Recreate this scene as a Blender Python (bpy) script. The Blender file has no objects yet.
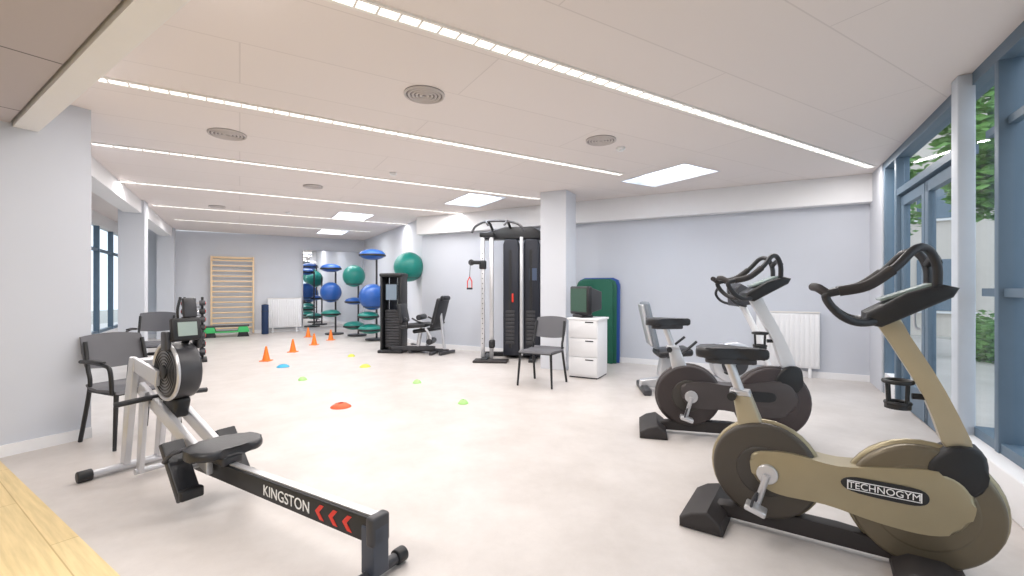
import bpy, bmesh, math, random
from mathutils import Vector, Matrix
random.seed(4)
sc=bpy.context.scene
try:
    sc.view_settings.view_transform='Standard'
    sc.view_settings.look='None'
except Exception as e: print(e)

# ---------------------------------------------------------------- materials
def lin(c):
    return tuple([((v/255)/12.92 if v/255<=0.04045 else ((v/255+0.055)/1.055)**2.4) for v in c])+(1,)
MATS={}
def mat(name,c,rough=.5,metal=0,emis=0,noise=.06,nscale=8,bump=0,spec=.5):
    if name in MATS: return MATS[name]
    m=bpy.data.materials.new(name); m.use_nodes=True
    nt=m.node_tree; b=nt.nodes['Principled BSDF']
    b.inputs['Roughness'].default_value=rough; b.inputs['Metallic'].default_value=metal
    b.inputs['Specular IOR Level'].default_value=spec
    col=lin(c)
    tc=nt.nodes.new('ShaderNodeTexCoord'); nz=nt.nodes.new('ShaderNodeTexNoise')
    nz.inputs['Scale'].default_value=nscale; nz.inputs['Detail'].default_value=4
    nt.links.new(tc.outputs['Object'],nz.inputs['Vector'])
    mx=nt.nodes.new('ShaderNodeMixRGB')
    mx.inputs[1].default_value=tuple(v*(1-noise) for v in col[:3])+(1,)
    mx.inputs[2].default_value=tuple(min(1,v*(1+noise)) for v in col[:3])+(1,)
    nt.links.new(nz.outputs['Fac'],mx.inputs[0]); nt.links.new(mx.outputs[0],b.inputs['Base Color'])
    if emis:
        b.inputs['Emission Color'].default_value=col; b.inputs['Emission Strength'].default_value=emis
    if bump:
        bp=nt.nodes.new('ShaderNodeBump'); bp.inputs['Strength'].default_value=bump; bp.inputs['Distance'].default_value=.01
        nt.links.new(nz.outputs['Fac'],bp.inputs['Height']); nt.links.new(bp.outputs[0],b.inputs['Normal'])
    MATS[name]=m; return m
def brickmat(name,c1,c2,mortar,bw,bh,msize,rotz,rough=.6,grain=0,bumpy=False,offs=.5,spec=.5):
    m=bpy.data.materials.new(name); m.use_nodes=True
    nt=m.node_tree; b=nt.nodes['Principled BSDF']; b.inputs['Roughness'].default_value=rough
    b.inputs['Specular IOR Level'].default_value=spec
    tc=nt.nodes.new('ShaderNodeTexCoord'); mp=nt.nodes.new('ShaderNodeMapping'); mp.inputs['Rotation'].default_value=(0,0,rotz)
    br=nt.nodes.new('ShaderNodeTexBrick'); br.offset=offs
    br.inputs['Scale'].default_value=1; br.inputs['Brick Width'].default_value=bw; br.inputs['Row Height'].default_value=bh
    br.inputs['Mortar Size'].default_value=msize; br.inputs['Mortar Smooth'].default_value=.1
    br.inputs['Color1'].default_value=lin(c1); br.inputs['Color2'].default_value=lin(c2); br.inputs['Mortar'].default_value=lin(mortar)
    nt.links.new(tc.outputs['Object'],mp.inputs['Vector']); nt.links.new(mp.outputs[0],br.inputs['Vector'])
    out=br.outputs['Color']
    if grain:
        mp2=nt.nodes.new('ShaderNodeMapping'); mp2.inputs['Scale'].default_value=(1.5,22,1)
        nt.links.new(mp.outputs[0],mp2.inputs['Vector'])
        nz=nt.nodes.new('ShaderNodeTexNoise'); nz.inputs['Scale'].default_value=2; nz.inputs['Detail'].default_value=6
        nt.links.new(mp2.outputs[0],nz.inputs['Vector'])
        rp=nt.nodes.new('ShaderNodeValToRGB'); rp.color_ramp.elements[0].position=.3; rp.color_ramp.elements[1].position=.7
        g=1-grain; rp.color_ramp.elements[0].color=(g,g,g*.95,1); rp.color_ramp.elements[1].color=(1,1,1,1)
        nt.links.new(nz.outputs['Fac'],rp.inputs[0])
        mx=nt.nodes.new('ShaderNodeMixRGB'); mx.blend_type='MULTIPLY'; mx.inputs[0].default_value=1
        nt.links.new(out,mx.inputs[1]); nt.links.new(rp.outputs[0],mx.inputs[2]); out=mx.outputs[0]
    nt.links.new(out,b.inputs['Base Color'])
    MATS[name]=m; return m
def glassmat(name,tint=(1,1,1),refl=.1):
    m=bpy.data.materials.new(name); m.use_nodes=True; nt=m.node_tree
    for n in list(nt.nodes): nt.nodes.remove(n)
    o=nt.nodes.new('ShaderNodeOutputMaterial'); mx=nt.nodes.new('ShaderNodeMixShader')
    t=nt.nodes.new('ShaderNodeBsdfTransparent'); t.inputs[0].default_value=tint+(1,)
    g=nt.nodes.new('ShaderNodeBsdfGlossy'); g.inputs['Roughness'].default_value=.02
    mx.inputs[0].default_value=refl
    nt.links.new(t.outputs[0],mx.inputs[1]); nt.links.new(g.outputs[0],mx.inputs[2]); nt.links.new(mx.outputs[0],o.inputs[0])
    return m

GA=math.atan2(.515,.857)     # strip direction
GB=math.atan2(.877,.480)     # window wall direction (away from camera)
M_wall=mat('paint_wall_blue_grey',(200,204,213),.85,noise=.02,nscale=2)
M_wallL=mat('paint_wall_light',(210,213,220),.85,noise=.02,nscale=2)
M_white=mat('paint_white',(234,234,236),.7,noise=.015)
M_ceil=brickmat('ceiling_metal_panels',(232,224,221),(230,222,219),(217,209,206),3.0,.667,.005,-GA,.75,offs=.5)
M_low=brickmat('ceiling_low_tiles',(188,181,184),(184,177,180),(110,105,108),1.2,.9,.008,-math.atan2(-.56,.82),.8,offs=0)
M_wood=brickmat('wood_planks_yellow',(236,212,160),(226,198,142),(200,172,118),1.6,.19,.003,-math.atan2(-.56,.82),.45,grain=.22)
M_black=mat('plastic_black',(28,29,32),.45)
M_blacks=mat('vinyl_black',(36,37,41),.38,bump=.1,nscale=60)
M_dark=mat('plastic_dark_grey',(58,58,62),.4)
M_chairg=mat('chair_plastic_grey',(92,92,97),.5)
M_silver=mat('painted_silver',(205,206,210),.32,metal=.55)
M_chrome=mat('chrome',(225,225,228),.12,metal=1)
M_alu=mat('aluminium',(205,205,208),.3,metal=.6)
M_tan=mat('champagne_paint',(160,149,122),.32,metal=.45)
M_tand=mat('champagne_dark',(110,101,84),.34,metal=.4)
M_bikegrey=mat('bike_graphite',(76,70,70),.4,metal=.2)
M_rubber=mat('rubber_dark',(44,40,40),.6)
M_frame=mat('frame_blue_grey',(92,112,130),.45)
M_red=mat('red_plastic',(215,50,35),.4)
M_orange=mat('orange_plastic',(245,130,45),.45)
M_disc_o=mat('orange_disc',(240,96,50),.5)
M_disc_b=mat('blue_disc',(50,165,205),.5)
M_disc_g=mat('green_disc',(170,225,135),.5)
M_disc_y=mat('yellow_disc',(205,210,80),.5)
M_ballteal=mat('ball_teal',(22,125,115),.35)
M_ballblue=mat('ball_blue',(35,88,165),.33)
M_green=mat('mat_green',(18,92,72),.6)
M_blue=mat('mat_blue',(35,75,150),.6)
M_steplime=mat('step_green',(70,190,110),.5)
M_beech=mat('beech_wood',(242,214,176),.45,noise=.08,nscale=14)
M_lamp=mat('lamp_diffuser',(255,252,246),.4,emis=1.6,noise=0)
M_sky=mat('skylight_diffuser',(235,245,255),.4,emis=1.2,noise=0)
M_screen=mat('screen_green',(70,96,84),.2)
M_lcd=mat('lcd_grey',(150,165,160),.25)
M_txt=mat('letter_white',(240,240,240),.5,noise=0)
M_glass=glassmat('window_glass',(.95,.98,1.0),.06)
M_vent=mat('vent_grey',(200,193,191),.6)
M_ventd=mat('vent_dark',(125,119,118),.7)
M_louv=mat('lamp_housing',(235,232,228),.5)
mm=bpy.data.materials.new('mirror'); mm.use_nodes=True
b=mm.node_tree.nodes['Principled BSDF']; b.inputs['Metallic'].default_value=1; b.inputs['Roughness'].default_value=.02; b.inputs['Base Color'].default_value=(.86,.88,.9,1)
M_mirror=mm
# floor vinyl
mf=bpy.data.materials.new('vinyl_floor'); mf.use_nodes=True; nt=mf.node_tree; b=nt.nodes['Principled BSDF']
tc=nt.nodes.new('ShaderNodeTexCoord'); n1=nt.nodes.new('ShaderNodeTexNoise'); n1.inputs['Scale'].default_value=1.8; n1.inputs['Detail'].default_value=10; n1.inputs['Roughness'].default_value=.72
nt.links.new(tc.outputs['Object'],n1.inputs['Vector'])
rp=nt.nodes.new('ShaderNodeValToRGB'); rp.color_ramp.elements[0].position=.3; rp.color_ramp.elements[0].color=lin((190,183,178)); rp.color_ramp.elements[1].position=.7; rp.color_ramp.elements[1].color=lin((210,204,200))
nt.links.new(n1.outputs['Fac'],rp.inputs[0]); nt.links.new(rp.outputs[0],b.inputs['Base Color'])
b.inputs['Roughness'].default_value=.36; b.inputs['Specular IOR Level'].default_value=.4
M_floor=mf

# ---------------------------------------------------------------- helpers
def link(o,par=None,m=None):
    sc.collection.objects.link(o)
    if par is not None: o.parent=par
    if m is not None: o.data.materials.append(m)
    return o
def root(name,loc,rz=0,s=1):
    e=bpy.data.objects.new(name,None); sc.collection.objects.link(e)
    e.location=(loc[0],loc[1],loc[2] if len(loc)>2 else 0); e.rotation_euler=(0,0,rz); e.scale=(s,s,s); e.empty_display_size=.1
    return e
def fin(bm,name,par,m,smooth=False,loc=(0,0,0),rot=(0,0,0)):
    bmesh.ops.recalc_face_normals(bm,faces=bm.faces)
    me=bpy.data.meshes.new(name); bm.to_mesh(me); bm.free()
    if smooth:
        for p in me.polygons: p.use_smooth=True
    o=bpy.data.objects.new(name,me); o.location=loc; o.rotation_euler=rot
    return link(o,par,m)
def sharp(o,ang=40):
    try:
        for p in o.data.polygons: p.use_smooth=True
        o.data.set_sharp_from_angle(angle=math.radians(ang))
    except Exception: pass
    return o
def box(par,name,c,s,m,rot=(0,0,0),bev=0,seg=2):
    bm=bmesh.new(); bmesh.ops.create_cube(bm,size=1); bmesh.ops.scale(bm,vec=s,verts=bm.verts)
    if bev: bmesh.ops.bevel(bm,geom=bm.edges[:],offset=min(bev,min(s)*.49),segments=seg,affect='EDGES',profile=.5)
    o=fin(bm,name,par,m,loc=c,rot=rot)
    if bev: sharp(o,50)
    return o
def cyl(par,name,c,r,h,m,axis='z',seg=36,bev=0,r2=None):
    bm=bmesh.new(); bmesh.ops.create_cone(bm,cap_ends=True,segments=seg,radius1=r,radius2=r if r2 is None else r2,depth=h)
    if bev:
        ed=[e for e in bm.edges if abs(e.verts[0].co.z-e.verts[1].co.z)<1e-5]
        bmesh.ops.bevel(bm,geom=ed,offset=bev,segments=3,affect='EDGES',profile=.5)
    rot={'z':(0,0,0),'x':(0,math.pi/2,0),'y':(math.pi/2,0,0)}[axis]
    return sharp(fin(bm,name,par,m,loc=c,rot=rot),35)
def sph(par,name,c,r,m,scale=(1,1,1),rot=(0,0,0)):
    bm=bmesh.new(); bmesh.ops.create_uvsphere(bm,u_segments=32,v_segments=20,radius=r); bmesh.ops.scale(bm,vec=scale,verts=bm.verts)
    return fin(bm,name,par,m,True,c,rot)
def catmull(pts,n=6,cyc=False):
    P=[Vector(p) for p in pts]; out=[]; N=len(P)
    rng=N if cyc else N-1
    for i in range(rng):
        p0=P[(i-1)%N] if (cyc or i>0) else P[0]; p1=P[i]; p2=P[(i+1)%N]; p3=P[(i+2)%N] if (cyc or i+2<N) else P[-1]
        for k in range(n):
            t=k/n
            out.append(.5*((2*p1)+(-p0+p2)*t+(2*p0-5*p1+4*p2-p3)*t*t+(-p0+3*p1-3*p2+p3)*t**3))
    if not cyc: out.append(P[-1])
    return out
def tube(par,name,pts,r,m,curve=True,cyc=False,seg=12,flat=1.0,r2=None):
    P=catmull(pts,6,cyc) if curve else [Vector(p) for p in pts]
    N=len(P); bm=bmesh.new(); rings=[]; up=None
    for i,p in enumerate(P):
        if cyc: t=(P[(i+1)%N]-P[i-1]).normalized()
        else: t=(P[min(i+1,N-1)]-P[max(i-1,0)]).normalized()
        if up is None:
            up=Vector((0,1,0)) if abs(t.y)<.9 else Vector((0,0,1))
        up=(up-t*up.dot(t)).normalized(); s=t.cross(up)
        rr=r if r2 is None else r+(r2-r)*i/(N-1)
        rings.append([bm.verts.new(p+up*math.cos(a)*rr+s*math.sin(a)*rr*flat) for a in [2*math.pi*k/seg for k in range(seg)]])
    for i in range(N if cyc else N-1):
        A=rings[i]; B=rings[(i+1)%N]
        for k in range(seg): bm.faces.new((A[k],A[(k+1)%seg],B[(k+1)%seg],B[k]))
    if not cyc: bm.faces.new(rings[0]); bm.faces.new(rings[-1][::-1])
    return sharp(fin(bm,name,par,m),50)
def extr(par,name,pts,a,b,m,plane='xz',bev=0,rot=(0,0,0),loc=(0,0,0),smoothpts=0):
    if smoothpts: pts=[(v.x,v.y) for v in catmull([(p[0],p[1],0) for p in pts],smoothpts,True)]
    bm=bmesh.new()
    f=(lambda p,d:(p[0],d,p[1])) if plane=='xz' else ((lambda p,d:(p[0],p[1],d)) if plane=='xy' else (lambda p,d:(d,p[0],p[1])))
    A=[bm.verts.new(f(p,a)) for p in pts]; B=[bm.verts.new(f(p,b)) for p in pts]; n=len(pts)
    fa=bm.faces.new(A); fb=bm.faces.new(B[::-1])
    for i in range(n): bm.faces.new((A[i],B[i],B[(i+1)%n],A[(i+1)%n]))
    if bev:
        ed=list(set(list(fa.edges)+list(fb.edges)))
        bmesh.ops.bevel(bm,geom=ed,offset=bev,segments=3,affect='EDGES',profile=.5)
    return sharp(fin(bm,name,par,m,loc=loc,rot=rot),40)
def torus(par,name,c,R,r,m,axis='z',seg=36):
    pts=[]
    for k in range(seg):
        a=2*math.pi*k/seg; x,y=R*math.cos(a),R*math.sin(a)
        pts.append({'z':(x,y,0),'y':(x,0,y),'x':(0,x,y)}[axis])
    o=tube(par,name,pts,r,m,curve=False,cyc=True,seg=8); o.location=c; return o
def text(par,name,s,loc,size,m,rot=(math.pi/2,0,0),ext=.001):
    cu=bpy.data.curves.new(name,'FONT'); cu.body=s; cu.size=size; cu.extrude=ext; cu.align_x='CENTER'; cu.align_y='CENTER'
    o=bpy.data.objects.new(name,cu); o.location=loc; o.rotation_euler=rot; link(o,par); cu.materials.append(m); return o
def wall(name,p0,p1,z0,z1,th,m,side=1):
    p0=Vector(p0);p1=Vector(p1);d=p1-p0;L=d.length;d.normalize();n=Vector((-d.y,d.x))*side
    c=(p0+p1)/2+n*th/2
    return box(None,name,(c.x,c.y,(z0+z1)/2),(L,th,z1-z0),m,rot=(0,0,math.atan2(d.y,d.x)))

# ---------------------------------------------------------------- room shell
HC=2.85
uB=Vector((.480,.877)); cB=Vector((-.877,.480)); uA=Vector((.857,.515)); dA=Vector((-.515,.857))
CR=Vector((4.95,6.27)); WE=Vector((-3.67,3.95))
RB=CR-uB*10
BL=CR+cB*7.93           # corner where back wall meets side wall
FR=BL+dA*5.45           # far right corner
FL=Vector((-9.86,11.57))
LW=WE-uB*7
box(None,'floor',(-2,4.5,-.05),(26,26,.1),M_floor)
extr(None,'floor_wood',[(-3.89,3.43),(1.0,.23),(.2,-2.55),(-7.1,-2.3)],.0005,.006,M_wood,plane='xy')
# main ceiling
slab=extr(None,'ceiling',[(5.4,7.2),(BL.x+.2,BL.y+.2),(FR.x+.3,FR.y+.3),(FL.x-.3,FL.y-.3),(-5.2,3.2),(-4.2,3.3),(-7.6,-2.9),(.1,-2.9),(5.1,6.2)],HC,HC+.12,M_ceil,plane='xy')
skl=[(2.17,6.31,.7,1.1),(-.68,8.07,.7,1.1),(-3.5,9.9,.7,1.1),(-5.0,12.6,.7,1.0)]
for i,(x,y,a,bb) in enumerate(skl):
    cut=box(None,'cut',(x,y,HC+.06),(a,bb,.6),M_white,rot=(0,0,GA))
    md=slab.modifiers.new('b','BOOLEAN'); md.object=cut; md.operation='DIFFERENCE'; md.solver='EXACT'
    bpy.context.view_layer.update()
    dg=bpy.context.evaluated_depsgraph_get(); me=bpy.data.meshes.new_from_object(slab.evaluated_get(dg))
    slab.modifiers.clear(); slab.data=me
    bpy.data.objects.remove(cut)
    r=root('skylight',(x,y,HC),GA)
    for nm,c,s in [('side_1',(a/2+.01,0,.26),(.02,bb+.04,.52)),('side_2',(-a/2-.01,0,.26),(.02,bb+.04,.52)),('side_3',(0,bb/2+.01,.26),(a,.02,.52)),('side_4',(0,-bb/2-.01,.26),(a,.02,.52))]:
        box(r,nm,c,s,M_wallL)
    box(r,'diffuser',(0,0,.5),(a,bb,.02),M_sky)
    box(r,'glazing_bar',(0,0,.48),(.04,bb,.03),M_wallL)
# walls
wall('wall_back',CR,BL,0,HC,.15,M_wall,-1)
wall('wall_side',BL,FR,0,HC,.15,M_wallL,-1)
wall('wall_far',FR,FL,0,HC,.15,M_wallL,-1)
wall('wall_left',LW,WE,0,HC,.2,M_wall,1)
wall('wall_rear',RB+Vector((.3,0)),LW+Vector((-.3,0)),0,HC,.15,M_wallL,1)
wall('trim_soffit_back',CR+Vector((.1,-.05)),BL,2.47,HC-.001,.18,M_white,1)
wall('baseboard_back',CR,BL,0,.09,.02,M_white,1)
wall('baseboard_side',BL,FR,0,.09,.02,M_white,1)
wall('baseboard_far',FR,FL,0,.09,.02,M_white,1)
wall('baseboard_left',LW,WE,0,.09,.02,M_white,-1)
# mirror on the far wall
mp0=FR-uA*.05-dA*.03; mp1=Vector((-6.32,13.7))-dA*.03
wall('mirror_wall_panel',mp0,mp1,.1,2.45,.02,M_mirror,-1)
# low ceiling of the near area and its beam
extr(None,'beam_ceiling',[(-4.02,3.62),(1.5,-.20),(1.5,-.03),(-3.84,3.67)],2.56,HC-.002,M_white,plane='xy')
extr(None,'ceiling_low',[(-4.02,3.60),(1.5,-.22),(.3,-2.6),(-7.1,-2.3)],2.585,HC-.002,M_low,plane='xy')
# left colonnade + windows
Lc0=Vector((-9.0,12.09)); Lc1=Lc0-dA*8.6
wall('beam_left',Lc0,Lc1,2.62,HC-.002,.25,M_white,-1)
for i,t in enumerate([4.6,8.3,.35]):
    c=Lc0-dA*t-uA*.14
    box(None,'column',(c.x,c.y,HC/2),(.36,.36,HC-.004),M_wallL,rot=(0,0,GA))
W0=FL; W1=FL-dA*9.6
wall('wall_left_sill',W0,W1,0,.35,.15,M_white,-1)
wall('wall_left_head',W0,W1,2.6,HC,.15,M_white,-1)
wr=root('window_1',(W0.x,W0.y,0),math.atan2(-dA.y,-dA.x))
for k in range(9):
    box(wr,'mullion_%d'%k,(k*1.2+.03,-.07,1.475),(.07,.09,2.25),M_frame)
box(wr,'rail',(4.8,-.07,2.1),(9.6,.06,.06),M_frame)
box(wr,'rail_low',(4.8,-.07,.38),(9.6,.07,.06),M_frame)
box(wr,'pane',(4.8,-.07,1.475),(9.6,.01,2.25),M_glass)
wall('wall_left_return',W1,WE+Vector((-.2,.1)),0,HC,.15,M_wallL,-1)

# column in the room
box(None,'column',(.76,7.42,HC/2),(.44,.44,HC-.004),M_wallL,rot=(0,0,math.atan2(cB.y,cB.x)))
# right window wall
wr=root('window_2',(CR.x,CR.y,0),math.atan2(-uB.y,-uB.x))
O=.08
box(wr,'corner_pier',(.34,O,HC/2),(.72,.16,HC),M_wallL)
box(wr,'head',(5.3,O,HC-.04),(9.4,.14,.10),M_frame)
def post(t,w=.06,d=.12,z0=.24,z1=HC-.08,m=M_frame): box(wr,'post',(t,O-.01,(z0+z1)/2),(w,d,z1-z0),m,bev=.004)
for t,w in [(.78,.07),(1.30,.08),(3.80,.06),(4.75,.06),(5.8,.06),(6.9,.06),(8.0,.06),(9.1,.06)]: post(t,w,z0=.0)
box(wr,'steel_column',(3.36,-.02,HC/2),(.13,.10,HC-.004),mat('steel_column_paint',(198,206,216),.5),bev=.01)
post(3.05,.07,z0=0)
box(wr,'transom',(2.2,O,2.37),(1.8,.13,.07),M_frame)
box(wr,'transom_b',(6.5,O,2.37),(6.0,.05,.05),M_frame)
box(wr,'transom_mid',(6.5,O,1.27),(6.0,.09,.055),M_frame)
box(wr,'sill_rail',(6.5,O,.27),(6.2,.12,.07),M_frame)
box(wr,'sill_wall',(6.4,O-.04,.12),(6.3,.26,.24),M_white,bev=.01)
box(wr,'panel_small',(1.04,O,.13),(.5,.14,.26),M_white)
box(wr,'pane_1',(1.04,O,1.5),(.5,.01,2.5),M_glass)
box(wr,'pane_2',(2.2,O,2.6),(1.7,.01,.4),M_glass)
box(wr,'pane_3',(6.3,O,1.5),(6.1,.01,2.5),M_glass)
dr=root('door_1',(CR.x,CR.y,0),math.atan2(-uB.y,-uB.x))
for k,(a,bb) in enumerate([(1.36,2.17),(2.19,3.0)]):
    for x in (a+.045,bb-.045): box(dr,'stile_%d'%k,(x,O,1.16),(.09,.06,2.3),M_frame,bev=.004)
    box(dr,'top_%d'%k,((a+bb)/2,O,2.26),(bb-a,.06,.1),M_frame)
    box(dr,'kick_%d'%k,((a+bb)/2,O,.15),(bb-a,.06,.28),M_frame)
    box(dr,'glass_%d'%k,((a+bb)/2,O,1.2),(bb-a-.18,.01,2.0),M_glass)
tube(dr,'handle',[(2.12,O-.05,.9),(2.12,O-.09,.95),(2.12,O-.09,1.25),(2.12,O-.05,1.3)],.013,M_silver)
# radiators
def radiator(p,ang,w,h,name='radiator'):
    r=root(name,(p.x,p.y,0),ang)
    box(r,'panel',(0,0,.14+h/2),(w,.06,h),M_white,bev=.008)
    n=int(w/.06)
    for k in range(n): box(r,'fin_%d'%k,(-w/2+(k+.5)*w/n,-.033,.14+h/2),(w/n*.75,.010,h*.94),M_white,bev=.004)
    box(r,'top_grille',(0,0,.14+h+.008),(w,.08,.015),M_louv)
    for s in(-1,1): box(r,'foot_%d'%s,(s*w*.35,0,.07),(.04,.05,.14),M_white)
angB=math.atan2(-cB.y,-cB.x)
radiator(CR+cB*.98-Vector((.48,.877))*.07,angB,.80,.80)
radiator(Vector((-6.75,13.44))-dA*.08,GA,.9,.85)

# ceiling strip lights
strips=[((-1.73,1.91),(4.60,5.80)),((-3.06,3.34),(1.49,6.17)),((-4.49,4.84),(.48,7.85)),((-5.77,6.5),(-.6,9.65)),((-6.7,8.45),(-2.5,11.0)),((-7.6,10.2),(-3.9,12.45))]
for i,(a,bb) in enumerate(strips):
    a=Vector(a);bb=Vector(bb);c=(a+bb)/2;d=bb-a
    r=root('strip_light',(c.x,c.y,HC),math.atan2(d.y,d.x)); L=d.length
    box(r,'housing_1',(0,.048,-.006),(L,.02,.012),M_louv); box(r,'housing_2',(0,-.048,-.006),(L,.02,.012),M_louv)
    box(r,'diffuser',(0,0,-.004),(L,.076,.006),M_lamp)
    n=int(L/.12)
    bm=bmesh.new()
    for k in range(n):
        g=bmesh.ops.create_cube(bm,size=1); bmesh.ops.scale(bm,vec=(.012,.076,.008),verts=g['verts']); bmesh.ops.translate(bm,vec=(-L/2+(k+.5)*L/n,0,-.010),verts=g['verts'])
    fin(bm,'louvre',r,M_louv)
# vents
for x,y,d in [(-.70,3.62,.32),(.93,4.74,.31),(-2.86,4.55,.34),(-3.03,6.9,.28),(-5.6,8.6,.28)]:
    r=root('ceiling_vent',(x,y,HC))
    cyl(r,'back',(0,0,-.004),d/2,.008,M_ventd)
    for k in range(5): torus(r,'ring_%d'%k,(0,0,-.010),d/2*(1-.19*k)-.008,.010,M_vent)
for x,y in [(-1.6,6.1),(1.2,5.0),(-4.6,9.3)]:
    r=root('smoke_detector',(x,y,HC)); cyl(r,'base',(0,0,-.012),.05,.024,M_white,bev=.006); cyl(r,'cap',(0,0,-.032),.03,.02,M_white,bev=.005)

# ---------------------------------------------------------------- bikes
def saddle(par,x,z,tilt=0):
    out=[(-.13,.0),(-.125,.09),(-.06,.115),(0,.085),(.06,.045),(.14,.028),(.17,0),(.14,-.028),(.06,-.045),(0,-.085),(-.06,-.115),(-.125,-.09)]
    extr(par,'saddle',[(x+p[0]*1.2,p[1]) for p in out],z-.03,z+.03,M_blacks,plane='xy',bev=.02,smoothpts=4)
    extr(par,'saddle_base',[(x+p[0]*.85,p[1]*.7) for p in out],z-.06,z-.028,M_dark,plane='xy',bev=.01,smoothpts=4)
def bike(loc,ang,body,disc1,disc2,stalkm,s=1,label=True):
    r=root('exercise_bike',loc,ang,s)
    extr(r,'rear_stabilizer',[(-.11,0),(.11,0),(.10,.06),(.03,.11),(-.05,.09),(-.11,.05)],-.23,.23,M_rubber,bev=.015)
    extr(r,'front_stabilizer',[(.80,0),(1.06,0),(1.05,.05),(.98,.09),(.86,.09),(.80,.05)],-.25,.25,M_rubber,bev=.015)
    extr(r,'base_beam',[(.0,.03),(1.0,.03),(1.0,.10),(.6,.12),(.25,.12),(.0,.09)],-.04,.04,M_rubber,bev=.012)
    # rear disc
    cyl(r,'rear_cover',(.28,0,.33),.25,.11,disc1,'y',56,bev=.02)
    torus(r,'rear_rim',(.28,0,.33),.245,.02,body,'y')
    cyl(r,'rear_cap',(.28,0,.33),.13,.128,mat('disc_inner',(60,56,52),.45),'y',48,bev=.008)
    # front disc
    cyl(r,'front_cover',(.91,0,.31),.275,.12,disc2,'y',64,bev=.02)
    torus(r,'front_rim',(.91,0,.31),.27,.022,body,'y')
    cyl(r,'front_cap',(.91,0,.31),.2,.128,disc2,'y',48,bev=.02)
    extr(r,'body',[(.24,.43),(.40,.455),(.60,.435),(.80,.47),(.96,.49),(1.05,.45),(1.08,.36),(1.04,.25),(.93,.20),(.75,.205),(.55,.235),(.35,.235),(.25,.28),(.22,.36)],-.078,.078,body,bev=.022,smoothpts=4)
    extr(r,'badge',[(.61,.365),(.65,.395),(.77,.40),(.90,.395),(.93,.36),(.90,.325),(.79,.32),(.65,.33)],-.084,-.074,M_black,bev=.003,smoothpts=4)
    if label:
        extr(r,'badge_rim',[(.635,.382),(.905,.382),(.905,.338),(.635,.338)],-.0855,-.0835,M_txt)
        extr(r,'badge_field',[(.64,.378),(.90,.378),(.90,.342),(.64,.342)],-.0865,-.085,M_black)
        text(r,'badge_letters','TECHNOGYM',(.77,-.088,.36),.042,M_txt)
    # cranks
    cyl(r,'crank_hub',(.30,-.085,.33),.05,.03,M_alu,'y',32,bev=.006)
    cyl(r,'crank_hub_b',(.30,.085,.33),.05,.03,M_alu,'y',32,bev=.006)
    tube(r,'crank_arm_1',[(.30,-.105,.33),(.255,-.11,.17)],.017,M_alu,False)
    tube(r,'crank_arm_2',[(.30,.105,.33),(.345,.11,.49)],.017,M_alu,False)
    tube(r,'pedal_axle_1',[(.255,-.10,.17),(.255,-.2,.17)],.008,M_chrome,False)
    tube(r,'pedal_axle_2',[(.345,.10,.49),(.345,.2,.49)],.008,M_chrome,False)
    box(r,'pedal_1',(.255,-.165,.17),(.10,.085,.03),M_alu,rot=(0,.3,0),bev=.008)
    box(r,'pedal_2',(.345,.165,.49),(.10,.085,.03),M_black,rot=(0,.3,0),bev=.008)
    tube(r,'pedal_strap_1',[(.235,-.2,.18),(.25,-.19,.235),(.26,-.15,.245),(.25,-.12,.19)],.007,M_dark)
    # seat post
    extr(r,'seat_tube',[(.17,.45),(.32,.45),(.215,.72),(.125,.72)],-.035,.035,stalkm if label else M_silver,bev=.015)
    extr(r,'seat_tube_collar',[(.112,.71),(.218,.71),(.208,.74),(.112,.74)],-.04,.04,M_alu,bev=.010)
    tube(r,'seat_post',[(.17,0,.70),(.10,0,.90)],.026,M_alu,False)
    saddle(r,.10,.94)
    cyl(r,'seat_knob',(.13,-.06,.71),.022,.05,M_black,'y')
    # stalk
    extr(r,'stalk_foot',[(.94,.44),(1.08,.40),(1.12,.50),(1.10,.60),(1.0,.60),(.93,.52)],-.075,.075,M_black,bev=.02,smoothpts=3)
    extr(r,'stalk',[(1.00,.56),(1.09,.56),(.99,.84),(.87,1.08),(.82,1.18),(.74,1.16),(.80,1.04),(.92,.80)],-.04,.04,stalkm,bev=.018,smoothpts=3)
    # console, angled towards rider
    extr(r,'console',[(.70,1.13),(.76,1.12),(1.00,1.26),(1.02,1.30),(.97,1.315),(.85,1.28),(.70,1.185)],-.14,.14,M_black,bev=.02)
    extr(r,'console_display',[(.76,1.238),(.94,1.312),(.935,1.322),(.755,1.248)],-.10,.10,M_lcd)
    for k,sy in enumerate((-1,1)):
        tube(r,'handlebar_%d'%k,[(.80,sy*.07,1.16),(.68,sy*.17,1.14),(.60,sy*.22,1.18),(.55,sy*.23,1.26),(.60,sy*.23,1.285),(.70,sy*.225,1.31),(.80,sy*.21,1.39),(.87,sy*.17,1.47),(.92,sy*.13,1.465),(.95,sy*.11,1.39),(.95,sy*.10,1.28)],.018,M_blacks)
        tube(r,'grip_%d'%k,[(.60,sy*.23,1.285),(.70,sy*.225,1.31),(.79,sy*.213,1.38)],.023,M_rubber)
        tube(r,'bar_end_%d'%k,[(.56,sy*.23,1.27),(.52,sy*.20,1.30),(.50,sy*.14,1.305)],.020,M_rubber)
    tube(r,'handlebar_bridge',[(.95,-.11,1.41),(.955,0,1.44),(.95,.11,1.41)],.018,M_blacks)
    # bottle holder
    tube(r,'bottle_bracket',[(.96,0,.80),(.88,-.01,.80)],.014,M_black,False)
    torus(r,'bottle_ring_top',(.83,0,.86),.052,.010,M_black)
    torus(r,'bottle_ring_low',(.83,0,.76),.045,.009,M_black)
    for k in range(4):
        a=k*math.pi/2+.6
        tube(r,'bottle_rib_%d'%k,[(.83+.052*math.cos(a),.052*math.sin(a),.86),(.83+.046*math.cos(a),.046*math.sin(a),.75)],.007,M_black,False)
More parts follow.
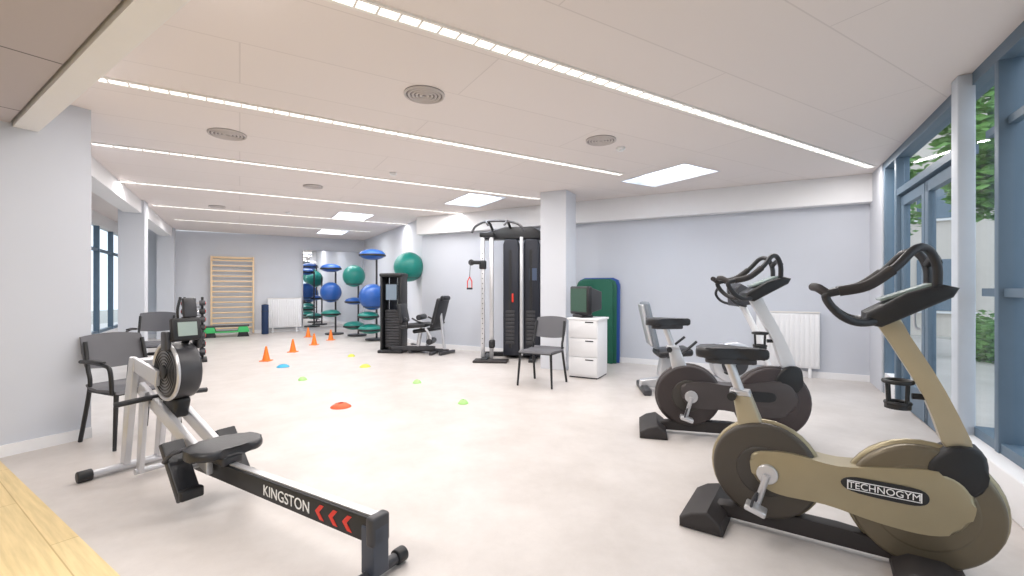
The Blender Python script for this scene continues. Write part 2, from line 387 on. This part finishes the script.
    cyl(r,'bottle_cup',(.83,0,.745),.05,.02,M_black)
    return r
bike((1.13,2.60,0),math.atan2(-.563,.826),M_tan,mat('rear_disc_grey',(70,64,57),.45),M_tand,mat('stalk_champagne',(178,168,144),.33,metal=.4))
bike((1.28,4.12,0),math.atan2(-.26,.966),M_bikegrey,mat('disc_brown',(54,46,46),.45),mat('disc_brown2',(62,52,52),.45),mat('stalk_white',(222,224,228),.35,metal=.2),s=1.06,label=False)

# recumbent bike behind
r=root('recumbent_bike',(1.62,5.75,0),math.atan2(-.12,1))
box(r,'rear_foot',(.05,0,.04),(.10,.6,.08),M_dark,bev=.02)
box(r,'front_foot',(1.55,0,.04),(.10,.6,.08),M_dark,bev=.02)
extr(r,'main_beam',[(.0,.05),(1.6,.05),(1.6,.14),(1.2,.20),(.5,.22),(.0,.14)],-.06,.06,M_silver,bev=.02)
extr(r,'seat_riser',[(.22,.2),(.50,.2),(.42,.45),(.26,.45)],-.09,.09,M_silver,bev=.02)
box(r,'seat_cushion',(.40,0,.50),(.42,.42,.09),M_blacks,rot=(0,-.08,0),bev=.035)
box(r,'seat_back',(.12,0,.84),(.07,.40,.60),mat('backrest_grey',(120,128,138),.5),rot=(0,-.22,0),bev=.035)
box(r,'seat_back_shell',(.07,0,.84),(.03,.34,.52),M_silver,rot=(0,-.22,0),bev=.012)
for sy in(-1,1): tube(r,'seat_handle',[(.30,sy*.20,.46),(.40,sy*.28,.48),(.55,sy*.28,.60),(.62,sy*.27,.66)],.016,M_blacks)
cyl(r,'drive_cover',(1.12,0,.38),.26,.18,M_silver,'y',48,bev=.03)
cyl(r,'drive_cap',(1.12,0,.38),.16,.20,M_dark,'y',40,bev=.02)
for k,sy in enumerate((-1,1)):
    tube(r,'crank_%d'%k,[(1.12,sy*.12,.38),(1.12+sy*.10,sy*.13,.38+sy*.1)],.014,M_chrome,False)
    box(r,'pedal_%d'%k,(1.12+sy*.10,sy*.19,.38+sy*.1),(.1,.09,.03),M_black,bev=.01)
tube(r,'mast',[(1.58,0,.2),(1.42,0,.7),(1.22,0,1.12)],.05,M_white,flat=.7)
extr(r,'console',[(1.12,1.08),(1.28,1.10),(1.26,1.30),(1.16,1.36),(1.10,1.30)],-.17,.17,M_dark,bev=.025)
for sy in(-1,1): tube(r,'bar_%d'%sy,[(1.24,sy*.1,1.08),(1.08,sy*.22,1.12),(1.0,sy*.24,1.22),(1.03,sy*.22,1.32)],.016,M_blacks)

# ---------------------------------------------------------------- rower
r=root('rowing_machine',(-2.6,3.25,0),math.atan2(-.527,.85))
tube(r,'front_foot_bar',[(-.12,-.30,.035),(-.12,.30,.035)],.028,M_silver,False)
for k,sy in enumerate((-.32,.32)): cyl(r,'front_foot_cap_%d'%k,(-.12,sy,.038),.038,.08,M_black,'y',bev=.008)
for k,sy in enumerate((-.10,.10)):
    extr(r,'front_leg_%d'%k,[(-.16,.05),(-.08,.05),(.02,.55),(.08,.80),(.0,.82),(-.07,.55)],sy-.02,sy+.02,M_silver,bev=.008)
    extr(r,'front_brace_%d'%k,[(-.03,.74),(.03,.82),(.42,.76),(.40,.66)],sy-.015,sy+.015,M_silver,bev=.006)
    extr(r,'slant_rail_%d'%k,[(.02,.56),(.05,.64),(1.0,.29),(1.0,.20)],sy*.6-.02,sy*.6+.02,M_silver,bev=.008)
    extr(r,'leg_rear_%d'%k,[(.16,.60),(.24,.60),(.16,.04),(.10,.04)],sy-.015,sy+.015,M_silver,bev=.006)
box(r,'front_plate',(-.02,0,.70),(.06,.22,.20),M_alu,rot=(0,.15,0),bev=.01)
tube(r,'cross_bar',[(.13,-.13,.05),(.13,.13,.05)],.02,M_silver,False)
# flywheel
cyl(r,'flywheel_cage',(.45,0,.755),.185,.14,M_dark,'y',56,bev=.02)
cyl(r,'flywheel_face',(.45,-.075,.755),.15,.012,mat('flywheel_face',(120,120,124),.4,metal=.4),'y',48)
cyl(r,'flywheel_hub',(.45,-.085,.755),.045,.02,M_black,'y',32,bev=.004)
for k in range(5): torus(r,'cage_ring_%d'%k,(.45,-.083,.755),.06+.02*k,.003,M_black,'y')
torus(r,'flywheel_rim',(.45,-.07,.755),.18,.012,M_alu,'y')
box(r,'chain_housing',(.42,0,.54),(.20,.09,.14),M_black,rot=(0,.35,0),bev=.02)
# handle
tube(r,'pull_handle',[(.22,-.27,.545),(.25,-.1,.56),(.25,.1,.56),(.22,.27,.545)],.018,M_blacks)
box(r,'handle_yoke',(.27,0,.56),(.08,.08,.04),M_dark,bev=.01)
# monitor
tube(r,'monitor_arm',[(.45,.03,.90),(.50,.03,.98),(.56,.02,1.03)],.022,M_black)
box(r,'monitor_body',(.55,0,1.03),(.05,.17,.15),M_black,rot=(0,-.15,0),bev=.012)
box(r,'monitor_screen',(.578,0,1.035),(.006,.11,.09),M_lcd,rot=(0,-.15,0))
box(r,'phone_cradle',(.53,.03,1.17),(.03,.08,.13),M_dark,rot=(0,-.15,0),bev=.008)
tube(r,'cradle_clip',[(.54,-.04,1.10),(.56,-.05,1.16),(.55,-.03,1.24)],.008,M_black)
for sy in(-1,1): box(r,'monitor_side_%d'%sy,(.50,sy*.09,.96),(.08,.035,.12),M_dark,bev=.01)
# rail
extr(r,'rail',[(.70,.165),(.70,.262),(2.36,.290),(2.36,.175)],-.035,.035,M_black,bev=.008)
extr(r,'rail_track',[(.72,.260),(.72,.270),(2.34,.297),(2.34,.288)],-.02,.02,M_alu)
sl=math.atan2(.019,1.66)
text(r,'rail_letters','KINGSTON',(1.72,-.0365,.222),.080,M_txt,rot=(math.pi/2,-sl,0))
for k,x in enumerate((2.00,2.10,2.20)):
    z=.228+(x-2.0)*.012
    extr(r,'chevron_%d'%k,[(x,z+.035),(x+.03,z+.035),(x-.005,z),(x+.03,z-.035),(x,z-.035),(x-.035,z)],-.0375,-.035,M_red)
box(r,'rail_end_cap',(2.36,0,.235),(.05,.10,.13),M_dark,bev=.012)
extr(r,'rear_post',[(2.30,.04),(2.385,.04),(2.385,.25),(2.30,.25)],-.045,.045,mat('post_grey',(60,66,78),.4),bev=.01)
tube(r,'rear_foot_bar',[(2.34,-.20,.035),(2.34,.14,.035)],.026,M_dark,False)
for k,sy in enumerate((-.22,.15)): cyl(r,'rear_foot_cap_%d'%k,(2.34,sy,.036),.035,.06,M_black,'y',bev=.01)
# footplates
for k,sy in enumerate((-.15,.15)):
    extr(r,'footplate_%d'%k,[(.70,.36),(.75,.38),(.98,.10),(.94,.07)],sy-.06,sy+.06,M_blacks,bev=.012)
    tube(r,'foot_strap_%d'%k,[(.80,sy-.065,.28),(.87,sy-.05,.34),(.87,sy+.05,.34),(.80,sy+.065,.28)],.012,M_dark)
    box(r,'heel_cup_%d'%k,(.98,sy,.12),(.05,.12,.06),M_black,bev=.01)
tube(r,'foot_axle',[(.84,-.2,.22),(.84,.2,.22)],.014,M_alu,False)
# seat
out=[(-.12,.0),(-.11,.12),(-.04,.17),(.06,.165),(.115,.10),(.09,0),(.115,-.10),(.06,-.165),(-.04,-.17),(-.11,-.12)]
extr(r,'seat_pad',[(1.04+p[0]*1.2,p[1]*1.15) for p in out],.325,.38,M_blacks,plane='xy',bev=.022,smoothpts=4)
box(r,'seat_carriage',(1.04,0,.30),(.20,.12,.07),M_dark,bev=.015)
for k,sx in enumerate((-.06,.06)):
    for sy in(-1,1): cyl(r,'roller_%d_%d'%(k,sy),(1.04+sx,sy*.045,.28),.02,.02,M_dark,'y')

# ---------------------------------------------------------------- chairs
def chair(loc,th,arms=False,h=.9):
    r=root('stacking_armchair' if arms else 'side_chair',loc,th)
    w=.22
    for k,(x,y) in enumerate([(-w,-.2),(w,-.2)]):
        tube(r,'leg_front_%d'%k,[(x*1.12,y-.03,0.004),(x,y,.46)],.013,M_black,False,r2=.018)
    for k,x in enumerate((-w,w)):
        tube(r,'leg_rear_%d'%k,[(x*1.1,.30,0.004),(x,.2,.46),(x*.98,.24,.62),(x*.95,.30,h-.06)],.016,M_black)
    tube(r,'apron_front',[(-w,-.19,.44),(w,-.19,.44)],.014,M_black,False)
    for k,x in enumerate((-w,w)): tube(r,'apron_side_%d'%k,[(x,-.19,.44),(x,.2,.44)],.014,M_black,False)
    # seat shell (curved)
    prof=[(-.235,.445),(-.22,.47),(-.10,.472),(.05,.462),(.18,.468),(.235,.49),(.235,.475),(.18,.448),(.05,.442),(-.10,.452),(-.215,.45)]
    extr(r,'seat',prof,-w-.015,w+.015,M_chairg,plane='yz',bev=.006)
    # curved back
    bm=bmesh.new(); n=12; rows=8; G=[]
    for sgn in (0,1):
        g=[]
        for j in range(rows+1):
            v=j/rows; z=h-.30+.30*v; row=[]
            wid=w*(1.0+.04*math.sin(v*math.pi)); 
            for i in range(n+1):
                u=-1+2*i/n
                zz=z-(.02*u*u if j==rows else 0)+(.02*u*u if j==0 else 0)
                y=.25+.10*v+.035*(1-u*u)+sgn*.016
                row.append(bm.verts.new((u*wid,y,zz)))
            g.append(row)
        G.append(g)
    for s in(0,1):
        for j in range(rows):
            for i in range(n):
                bm.faces.new((G[s][j][i],G[s][j][i+1],G[s][j+1][i+1],G[s][j+1][i]))
    for i in range(n):
        bm.faces.new((G[0][0][i],G[0][0][i+1],G[1][0][i+1],G[1][0][i])); bm.faces.new((G[0][rows][i],G[0][rows][i+1],G[1][rows][i+1],G[1][rows][i]))
    for j in range(rows):
        bm.faces.new((G[0][j][0],G[0][j+1][0],G[1][j+1][0],G[1][j][0])); bm.faces.new((G[0][j][n],G[0][j+1][n],G[1][j+1][n],G[1][j][n]))
    sharp(fin(bm,'back',r,M_chairg),50)
    if arms:
        for k,x in enumerate((-w-.03,w+.03)):
            tube(r,'arm_%d'%k,[(x,.27,.68),(x*1.08,.1,.69),(x*1.08,-.12,.68),(x*1.05,-.2,.64),(x,-.20,.45)],.016,M_black)
            box(r,'arm_pad_%d'%k,(x*1.08,0,.70),(.045,.24,.022),M_black,bev=.009)
    return r
chair((-3.27,3.92,0),math.radians(66),True,.90)
chair((-5.35,6.75,0),math.radians(28),True,.93)
chair((.40,6.12,0),math.radians(-28),False,.90)

# ---------------------------------------------------------------- functional trainer
r=root('cable_functional_trainer',(-.03,8.35,0),math.radians(-6))
M_shroud=mat('shroud_navy_black',(30,34,46),.35)
box(r,'base_rear',(0,.30,.04),(1.15,.10,.08),M_black,bev=.01)
box(r,'base_front_left',(-.42,-.05,.03),(.12,.8,.06),M_black,bev=.01)
box(r,'base_front_right',(.42,-.05,.03),(.12,.8,.06),M_black,bev=.01)
box(r,'base_front_plate',(-.3,-.42,.02),(.6,.3,.04),M_rubber,bev=.01)
for k,x in enumerate((.02,.40)):
    extr(r,'shroud_%d'%k,[(x-.15,.06),(x+.15,.06),(x+.15,2.1),(x+.10,2.2),(x-.12,2.2),(x-.15,2.1)],-.05,.26,M_shroud,bev=.025)
    box(r,'slot_%d'%k,(x-.02,-.055,1.1),(.05,.012,1.8),M_black)
    for q in range(9): box(r,'plate_%d_%d'%(k,q),(x-.02,-.062,.30+q*.07),(.16,.012,.055),M_dark,bev=.004)
    cyl(r,'guide_rod_%d'%k,(x+.18,-.1,1.15),.014,2.1,M_chrome)
box(r,'upright_light',(.215,-.10,1.15),(.06,.06,2.15),M_silver,bev=.01)
box(r,'tag',(.05,-.075,1.12),(.035,.012,.16),M_red,bev=.004)
box(r,'placard',(.42,-.055,1.55),(.14,.01,.22),mat('placard',(70,85,110),.4))
for k,x in enumerate((-.48,-.32)):
    box(r,'column_%d'%k,(x,-.2,1.12),(.07,.07,2.2),M_silver if k==0 else M_alu,bev=.01)
for q in range(20): cyl(r,'pin_hole_%d'%q,(-.48,-.237,.3+q*.09),.009,.004,M_black,'y',12)
box(r,'trolley',(-.48,-.2,1.72),(.12,.12,.16),M_black,bev=.02)
box(r,'trolley_arm',(-.60,-.25,1.76),(.18,.06,.07),M_black,bev=.015)
cyl(r,'pulley',(-.68,-.25,1.76),.055,.03,M_dark,'y')
tube(r,'cable',[(-.70,-.25,1.72),(-.71,-.26,1.50)],.005,M_black,False)
tube(r,'strap_handle',[(-.71,-.26,1.50),(-.75,-.26,1.42),(-.75,-.26,1.30),(-.67,-.26,1.30),(-.67,-.26,1.42),(-.71,-.26,1.50)],.010,M_red,False)
tube(r,'strap_grip',[(-.76,-.26,1.29),(-.66,-.26,1.29)],.018,M_black,False)
extr(r,'top_header',[(-.52,2.20),(.55,2.20),(.55,2.34),(.40,2.42),(-.10,2.42),(-.52,2.30)],-.05,.24,M_black,bev=.02)
box(r,'top_beam_front',(-.40,-.12,2.26),(.26,.3,.08),M_black,bev=.015)
tube(r,'pull_up_bar',[(-.62,-.52,2.26),(-.55,-.50,2.38),(-.36,-.48,2.46),(-.02,-.48,2.46),(.20,-.50,2.40),(.30,-.52,2.28)],.02,M_dark)
for k,x in enumerate((-.34,.0)): tube(r,'bar_support_%d'%k,[(x,-.48,2.46),(x,-.2,2.44),(x,.05,2.38)],.024,M_black)
tube(r,'grip_a',[(-.34,-.48,2.46),(-.34,-.66,2.42),(-.30,-.70,2.36)],.018,M_dark)
tube(r,'grip_b',[(.0,-.48,2.46),(.0,-.66,2.42),(-.03,-.70,2.36)],.018,M_dark)
box(r,'low_trolley',(-.30,-.28,.30),(.10,.14,.14),M_black,bev=.02)

# cabinet + television
r=root('storage_cabinet',(1.13,6.72,0),angB)
box(r,'carcass',(0,0,.43),(.44,.46,.82),M_white,bev=.006)
box(r,'plinth',(0,0,.012),(.42,.44,.022),M_dark)
box(r,'top',(0,0,.85),(.48,.50,.03),M_white,bev=.006)
for k in range(3): box(r,'drawer_%d'%k,(0,-.236,.17+.27*k),(.42,.014,.255),M_white,bev=.004)
for k in range(3): box(r,'slot_%d'%k,(.10,-.245,.27+.27*k),(.12,.006,.015),M_dark)
r=root('television',(1.05,6.74,.866),angB+math.radians(-38))
box(r,'foot',(0,0,.02),(.26,.2,.04),M_black,bev=.01)
box(r,'bezel',(0,-.03,.25),(.50,.08,.42),M_black,bev=.02)
box(r,'screen',(0,-.072,.255),(.43,.006,.34),M_screen)
extr(r,'rear_shell',[(0.01,.06),(.22,.12),(.22,.38),(.01,.45)],-.18,.18,M_dark,plane='yz',bev=.015)

# exercise mats leaned on the back wall
mp=CR+cB*3.84-uB*.12
for k,(off,m,w,h) in enumerate([(0.0,M_blue,.76,1.48),(.06,M_green,.72,1.46),(.12,M_green,.66,1.44)]):
    p=mp-uB*off
    r=root('exercise_mat',(p.x-.02*k,p.y,.0),angB); 
    R=.12; w2=w/2; pts=[(-w2,.005),(w2,.005),(w2,h-R),(w2-.03,h-.04),(w2-R,h),(-w2+R,h),(-w2+.03,h-.04),(-w2,h-R)]
    extr(r,'pad',pts,-.02,.02,m,bev=.012,rot=(math.radians(-1.5),0,0))

# ---------------------------------------------------------------- gym balls
def ball(name,c,rad,m,par):
    sph(par,name,c,rad,m)
    for k in range(-3,4):
        zz=rad*k*.12; rr=math.sqrt(rad*rad-zz*zz); torus(par,name+'_rib_%d'%k,(c[0],c[1],c[2]+zz),rr-.0015,.004,m)
def tree(x,y,items):
    r=root('ball_rack',(x,y,0))
    cyl(r,'base',(0,.25,.02),.25,.04,M_dark,bev=.01)
    tube(r,'post',[(0,.34,.03),(0,.34,max(i[0] for i in items)+.05)],.025,M_dark,False)
    for k,(z,kind,m,rad,dx) in enumerate(items):
        if kind=='ball':
            torus(r,'ring_%d'%k,(dx,0,z-rad*.75),rad*.68,.012,M_dark); tube(r,'arm_%d'%k,[(0,.34,z-rad*.75),(dx,rad*.6,z-rad*.75)],.014,M_dark,False)
            ball('gym_ball_%d'%k,(dx,0,z),rad,m,r)
        else:
            torus(r,'ring_%d'%k,(dx,0,z-.05),rad*.7,.012,M_dark); tube(r,'arm_%d'%k,[(0,.34,z-.05),(dx,rad*.6,z-.05)],.014,M_dark,False)
            cyl(r,'balance_base_%d'%k,(dx,0,z-.02),rad,.05,M_black,bev=.015); sph(r,'balance_dome_%d'%k,(dx,0,z+.0),rad*.96,m,scale=(1,1,.42))
tree(-3.42,11.1,[(2.12,'dome',M_ballblue,.32,0),(1.08,'ball',M_ballblue,.32,0),(.62,'dome',M_ballteal,.26,-.1),(.3,'dome',M_ballteal,.30,-.05)])
tree(-4.22,12.1,[(1.62,'ball',M_ballteal,.29,0),(.95,'dome',M_ballblue,.24,0),(.3,'dome',M_ballteal,.28,0)])
tree(-5.0,12.5,[(1.85,'dome',M_ballblue,.28,0),(1.18,'ball',M_ballblue,.28,0),(.6,'dome',M_ballteal,.26,0)])
r=root('wall_ball_holder',(-2.30,10.1,0),0)
torus(r,'ring',(0,0,1.54),.22,.014,M_dark); tube(r,'arm_1',[(0,.2,1.54),(.10,.38,1.54)],.016,M_dark,False); tube(r,'post',[(.10,.36,.02),(.10,.36,1.7)],.022,M_dark,False); cyl(r,'post_base',(.10,.36,.012),.14,.024,M_dark)
ball('gym_ball',(0,0,1.77),.33,M_ballteal,r)

# ---------------------------------------------------------------- weight machines
def stack(par,x,y,h,w=.40):
    box(par,'tower_side_1',(x-w/2,y,h/2),(.05,.36,h),M_black,bev=.015)
    box(par,'tower_side_2',(x+w/2,y,h/2),(.05,.36,h),M_black,bev=.015)
    box(par,'tower_back',(x,y+.12,h/2),(w,.05,h*.98),M_shroud)
    box(par,'tower_top',(x,y,h),(w+.08,.40,.08),M_black,bev=.03)
    for q in range(14): box(par,'weight_%d'%q,(x,y-.02,.12+q*.055),(w*.75,.16,.046),M_dark,bev=.006)
    for s in(-1,1): cyl(par,'rod_%d'%s,(x+s*.09,y-.02,h/2),.012,h-.1,M_chrome)
    box(par,'label_panel',(x,y-.15,h*.78),(w*.55,.012,h*.2),mat('label_grey',(120,135,150),.4))
    box(par,'tower_foot',(x,y,.03),(w+.1,.5,.06),M_black,bev=.01)
r=root('leg_extension_machine',(-2.42,9.15,0),math.radians(-6))
stack(r,0,.1,1.56)
box(r,'frame_beam',(.45,-.05,.10),(.9,.09,.09),M_dark,bev=.012)
box(r,'frame_foot',(.90,-.05,.03),(.08,.6,.06),M_dark,bev=.012)
tube(r,'upright',[(.55,-.05,.12),(.62,-.05,.5)],.04,M_silver,False)
box(r,'seat_pad',(.52,-.08,.56),(.52,.42,.09),M_blacks,rot=(0,-.08,0),bev=.035)
box(r,'back_pad',(.26,-.08,.80),(.09,.40,.38),M_blacks,rot=(0,-.2,0),bev=.035)
tube(r,'lever',[(.78,-.3,.52),(.88,-.3,.36),(.86,-.3,.22)],.022,M_silver)
cyl(r,'roller_pad',(.86,-.16,.26),.06,.36,M_blacks,'y',bev=.02)
cyl(r,'thigh_roller',(.66,-.16,.73),.055,.40,M_blacks,'y',bev=.02)
tube(r,'grip',[(.42,-.32,.5),(.44,-.36,.66),(.40,-.36,.72)],.015,M_black)
r=root('weight_bench_machine',(-1.66,9.1,0),math.radians(-25))
box(r,'base_beam',(.05,0,.06),(.80,.08,.07),M_dark,bev=.012)
box(r,'foot_front',(-.30,0,.03),(.07,.5,.06),M_dark,bev=.01); box(r,'foot_rear',(.42,0,.03),(.07,.5,.06),M_dark,bev=.01)
tube(r,'seat_post',[(-.05,0,.08),(-.02,0,.42)],.035,M_silver,False)
tube(r,'back_brace',[(.36,0,.08),(.27,0,.80)],.03,M_silver,False)
box(r,'seat_pad',(-.05,0,.46),(.46,.40,.08),M_blacks,rot=(0,-.15,0),bev=.03)
box(r,'back_pad',(.25,0,.80),(.09,.38,.62),M_blacks,rot=(0,.28,0),bev=.035)
cyl(r,'head_roll',(.38,0,1.10),.05,.24,M_blacks,'y',bev=.02)
for sy in(-1,1): tube(r,'side_arm_%d'%sy,[(.22,sy*.2,.60),(.0,sy*.27,.62),(-.22,sy*.27,.70)],.018,M_dark)

# wall bars
c=Vector((-7.87,12.77))-dA*.02
r=root('wall_bars',(c.x,c.y,0),GA)
for k,x in enumerate((-.50,.50)): box(r,'side_post_%d'%k,(x,-.06,1.1),(.045,.12,2.16),M_beech,bev=.005)
for q in range(14): 
    z=.18+q*.145; tube(r,'rung_%d'%q,[(-.50,-.07-(.05 if q==13 else 0),z),(.50,-.07-(.05 if q==13 else 0),z)],.022,M_beech,False)
box(r,'top_rail',(0,-.02,2.15),(1.02,.03,.06),M_beech,bev=.004)
# aerobic steps
c=Vector((-7.62,12.10)); r=root('aerobic_step',(c.x,c.y,0),GA)
for k in range(2):
    z=.05+k*.15
    extr(r,'platform_%d'%k,[(-.52,z+.07),(.52,z+.07),(.52,z+.10),(-.52,z+.10)],-.19,.19,M_steplime if k==0 else M_dark,bev=.012)
    for x in(-.38,.38): extr(r,'riser_%d_%.1f'%(k,x),[(x-.14,z-.05),(x+.14,z-.05),(x+.10,z+.07),(x-.10,z+.07)],-.18,.18,M_black if k==0 else M_steplime,bev=.01)
# foam roller
r=root('foam_roller',(-6.95,12.75,0)); cyl(r,'roll',(0,0,.42),.09,.83,mat('foam_navy',(30,52,88),.7),bev=.015); cyl(r,'core',(0,0,.838),.04,.01,M_black)
torus(r,'band',(0,0,.65),.091,.006,M_black)
# dumbbell tower
r=root('dumbbell_rack',(-5.66,8.05,0),math.radians(35))
extr(r,'base',[(-.2,0),(.2,0),(.2,.04),(-.2,.04)],-.25,.25,M_black,bev=.01)
for x in(-.13,.13): box(r,'upright_%.2f'%x,(x,.06,.58),(.04,.06,1.12),M_black,rot=(0.06,0,0),bev=.008)
for q in range(7):
    z=.16+q*.145; rad=.066-.003*q; y=-.03+.0*q
    tube(r,'db_bar_%d'%q,[(-.14,y,z),(.14,y,z)],.014,M_chrome,False)
    for s in(-1,1):
        cyl(r,'db_head_%d_%d'%(q,s),(s*.13,y,z),rad,.09,M_black if q%2 else M_dark,'x',8,bev=.01)
        cyl(r,'db_end_%d_%d'%(q,s),(s*.178,y,z),rad*.5,.008,M_red,'x',20)
    box(r,'cradle_%d'%q,(0,.02,z-.07),(.30,.14,.012),M_black)

# cones and floor markers
def cone(x,y,h=.25):
    r=root('training_cone',(x,y,0)); box(r,'foot',(0,0,.008),(.17,.17,.016),M_orange,bev=.006); cyl(r,'body',(0,0,h/2+.012),.065,h,M_orange,r2=.014,seg=28)
for x,y in [(-4.38,8.07),(-4.45,9.2),(-4.52,10.35),(-4.52,11.3),(-5.4,12.0)]: cone(x,y)
def disc(x,y,m,rad=.1):
    r=root('floor_marker',(x,y,0))
    n=32; prof=[(rad,.002),(rad*.95,.010),(rad*.55,.04),(rad*.28,.045),(rad*.28,.037),(rad*.5,.032),(rad*.9,.003)]
    bm=bmesh.new(); rg=[[bm.verts.new((p[0]*math.cos(2*math.pi*k/n),p[0]*math.sin(2*math.pi*k/n),p[1])) for k in range(n)] for p in prof]
    for j in range(len(prof)):
        A=rg[j];B=rg[(j+1)%len(prof)]
        for k in range(n): bm.faces.new((A[k],A[(k+1)%n],B[(k+1)%n],B[k]))
    sharp(fin(bm,'saucer',r,m),40)
disc(-1.87,4.95,M_disc_o,.11); disc(-3.77,7.46,M_disc_b,.10); disc(-2.42,7.46,M_disc_y,.09); disc(-2.96,6.4,M_disc_g,.06); disc(-1.3,6.2,M_disc_g,.06); disc(-.55,5.1,M_disc_g,.06); disc(-3.05,8.6,M_disc_y,.07)

# ---------------------------------------------------------------- outside
M_leaf=mat('leaf_green',(104,150,70),.6,noise=.35,nscale=3); M_bark=mat('bark',(90,72,58),.8)
M_bld=mat('building_render',(212,204,196),.85); M_bwin=mat('building_window',(110,128,144),.15); M_grd=mat('paving',(180,178,172),.8)
def leaves(name,loc,blobs,n,trunk=0,size=.1):
    r=root(name,loc); bm=bmesh.new()
    for i in range(n):
        cx,cy,cz,R=random.choice(blobs)
        d=Vector((random.gauss(0,1),random.gauss(0,1),random.gauss(0,1))).normalized()*R*(random.random()**.4)
        p=Vector((cx,cy,cz))+d
        if p.z<.02: p.z=.05+random.random()*.2
        q=Matrix.Rotation(random.random()*6.28,3,'Z')@Matrix.Rotation(random.random()*3.14,3,'X'); s=size*(.6+random.random()*.8)
        vs=[bm.verts.new(p+q@Vector(v)) for v in [(-s,0,0),(0,-s*.45,s*.1),(s,0,0),(0,s*.45,s*.1)]]
        bm.faces.new(vs)
    fin(bm,'foliage',r,M_leaf)
    if trunk: tube(r,'trunk',[(0,0,-.05),(.05,.03,trunk*.5),(0,0,trunk)],.10,M_bark,r2=.05)
box(None,'ground_outside',(4,2,-.14),(60,60,.05),M_grd)
r=root('building',(12.6,13.2,-.11),math.radians(-45))
box(r,'facade',(0,2,4),(26,4,8.2),M_bld)
for i in range(-5,6):
    for j in range(3):
        box(r,'win_%d_%d'%(i,j),(i*2.3,-.02,1.5+j*2.7),(1.2,.06,1.5),M_bwin); box(r,'winsill_%d_%d'%(i,j),(i*2.3,-.05,.7+j*2.7),(1.35,.14,.06),M_white)
leaves('tree',(7.6,6.9,-.1),[(0,0,3.5,.9),(.4,.3,4.3,1.0),(-.3,-.1,3.0,.6),(.5,-.5,3.9,.9)],4200,3.2)
leaves('tree',(8.6,10.6,-.1),[(0,0,3.3,.9),(.4,.3,3.9,.8),(-.2,.1,2.8,.7)],3000,2.9)
for x,y in ((7.0,5.2),(8.8,8.2),(9.9,12.2),(5.2,3.2)):
    leaves('hedge_bush',(x,y,-.1),[(-.3,-.3,.4,.45),(0,.1,.5,.5),(.3,.2,.4,.45)],1800,0,.07)
# left side exterior
lo=Vector((-.857,-.515))
c=(W0+W1)/2+lo*7; r=root('building',(c.x,c.y,-.11),math.atan2(-dA.y,-dA.x))
box(r,'facade',(0,-2,4),(34,3,8.2),M_bld)
for i in range(-6,7):
    for j in range(3): box(r,'win_%d_%d'%(i,j),(i*2.4,-.48,1.5+j*2.7),(1.3,.06,1.5),M_bwin)
for k in range(6):
    p=W0-dA*(k*1.7)+lo*3.6; leaves('hedge_bush',(p.x,p.y,-.1),[(-.4,-.5,.5,.6),(0,.4,.6,.7),(.3,0,1.0,.5)],1500,0,.09)

# ---------------------------------------------------------------- light
w=bpy.data.worlds.new('world'); sc.world=w; w.use_nodes=True
bg=w.node_tree.nodes['Background']; bg.inputs[0].default_value=(.86,.93,1.0,1); bg.inputs[1].default_value=1.7
def area(name,loc,sx,sy,power,col,rot=(0,0,0)):
    l=bpy.data.lights.new(name,'AREA'); l.shape='RECTANGLE'; l.size=sx; l.size_y=sy; l.energy=power; l.color=col
    o=bpy.data.objects.new(name,l); o.location=loc; o.rotation_euler=rot; sc.collection.objects.link(o); return o
for i,(a,bb) in enumerate(strips):
    a=Vector(a);bb=Vector(bb);c=(a+bb)/2;d=bb-a
    area('strip_lamp',(c.x,c.y,HC-.025),d.length*.96,.06,12.5*d.length,(1,.965,.94),(0,0,math.atan2(d.y,d.x)))
for x,y,a,bb in skl: area('skylight_lamp',(x,y,HC+.46),a*.9,bb*.9,22,(.88,.94,1),(0,0,GA))
area('near_fill_light',(-2.2,0.2,2.57),1.2,1.2,75,(1,.96,.93))  # added fill light for the camera area under the low ceiling, no fixture
# ---------------------------------------------------------------- camera
cam=bpy.data.cameras.new('camera'); co=bpy.data.objects.new('camera',cam); sc.collection.objects.link(co)
co.location=(0,0,1.3); co.rotation_euler=(math.pi/2,0,0); cam.sensor_width=36; cam.lens=453/1024*36; cam.clip_start=.05
sc.camera=co
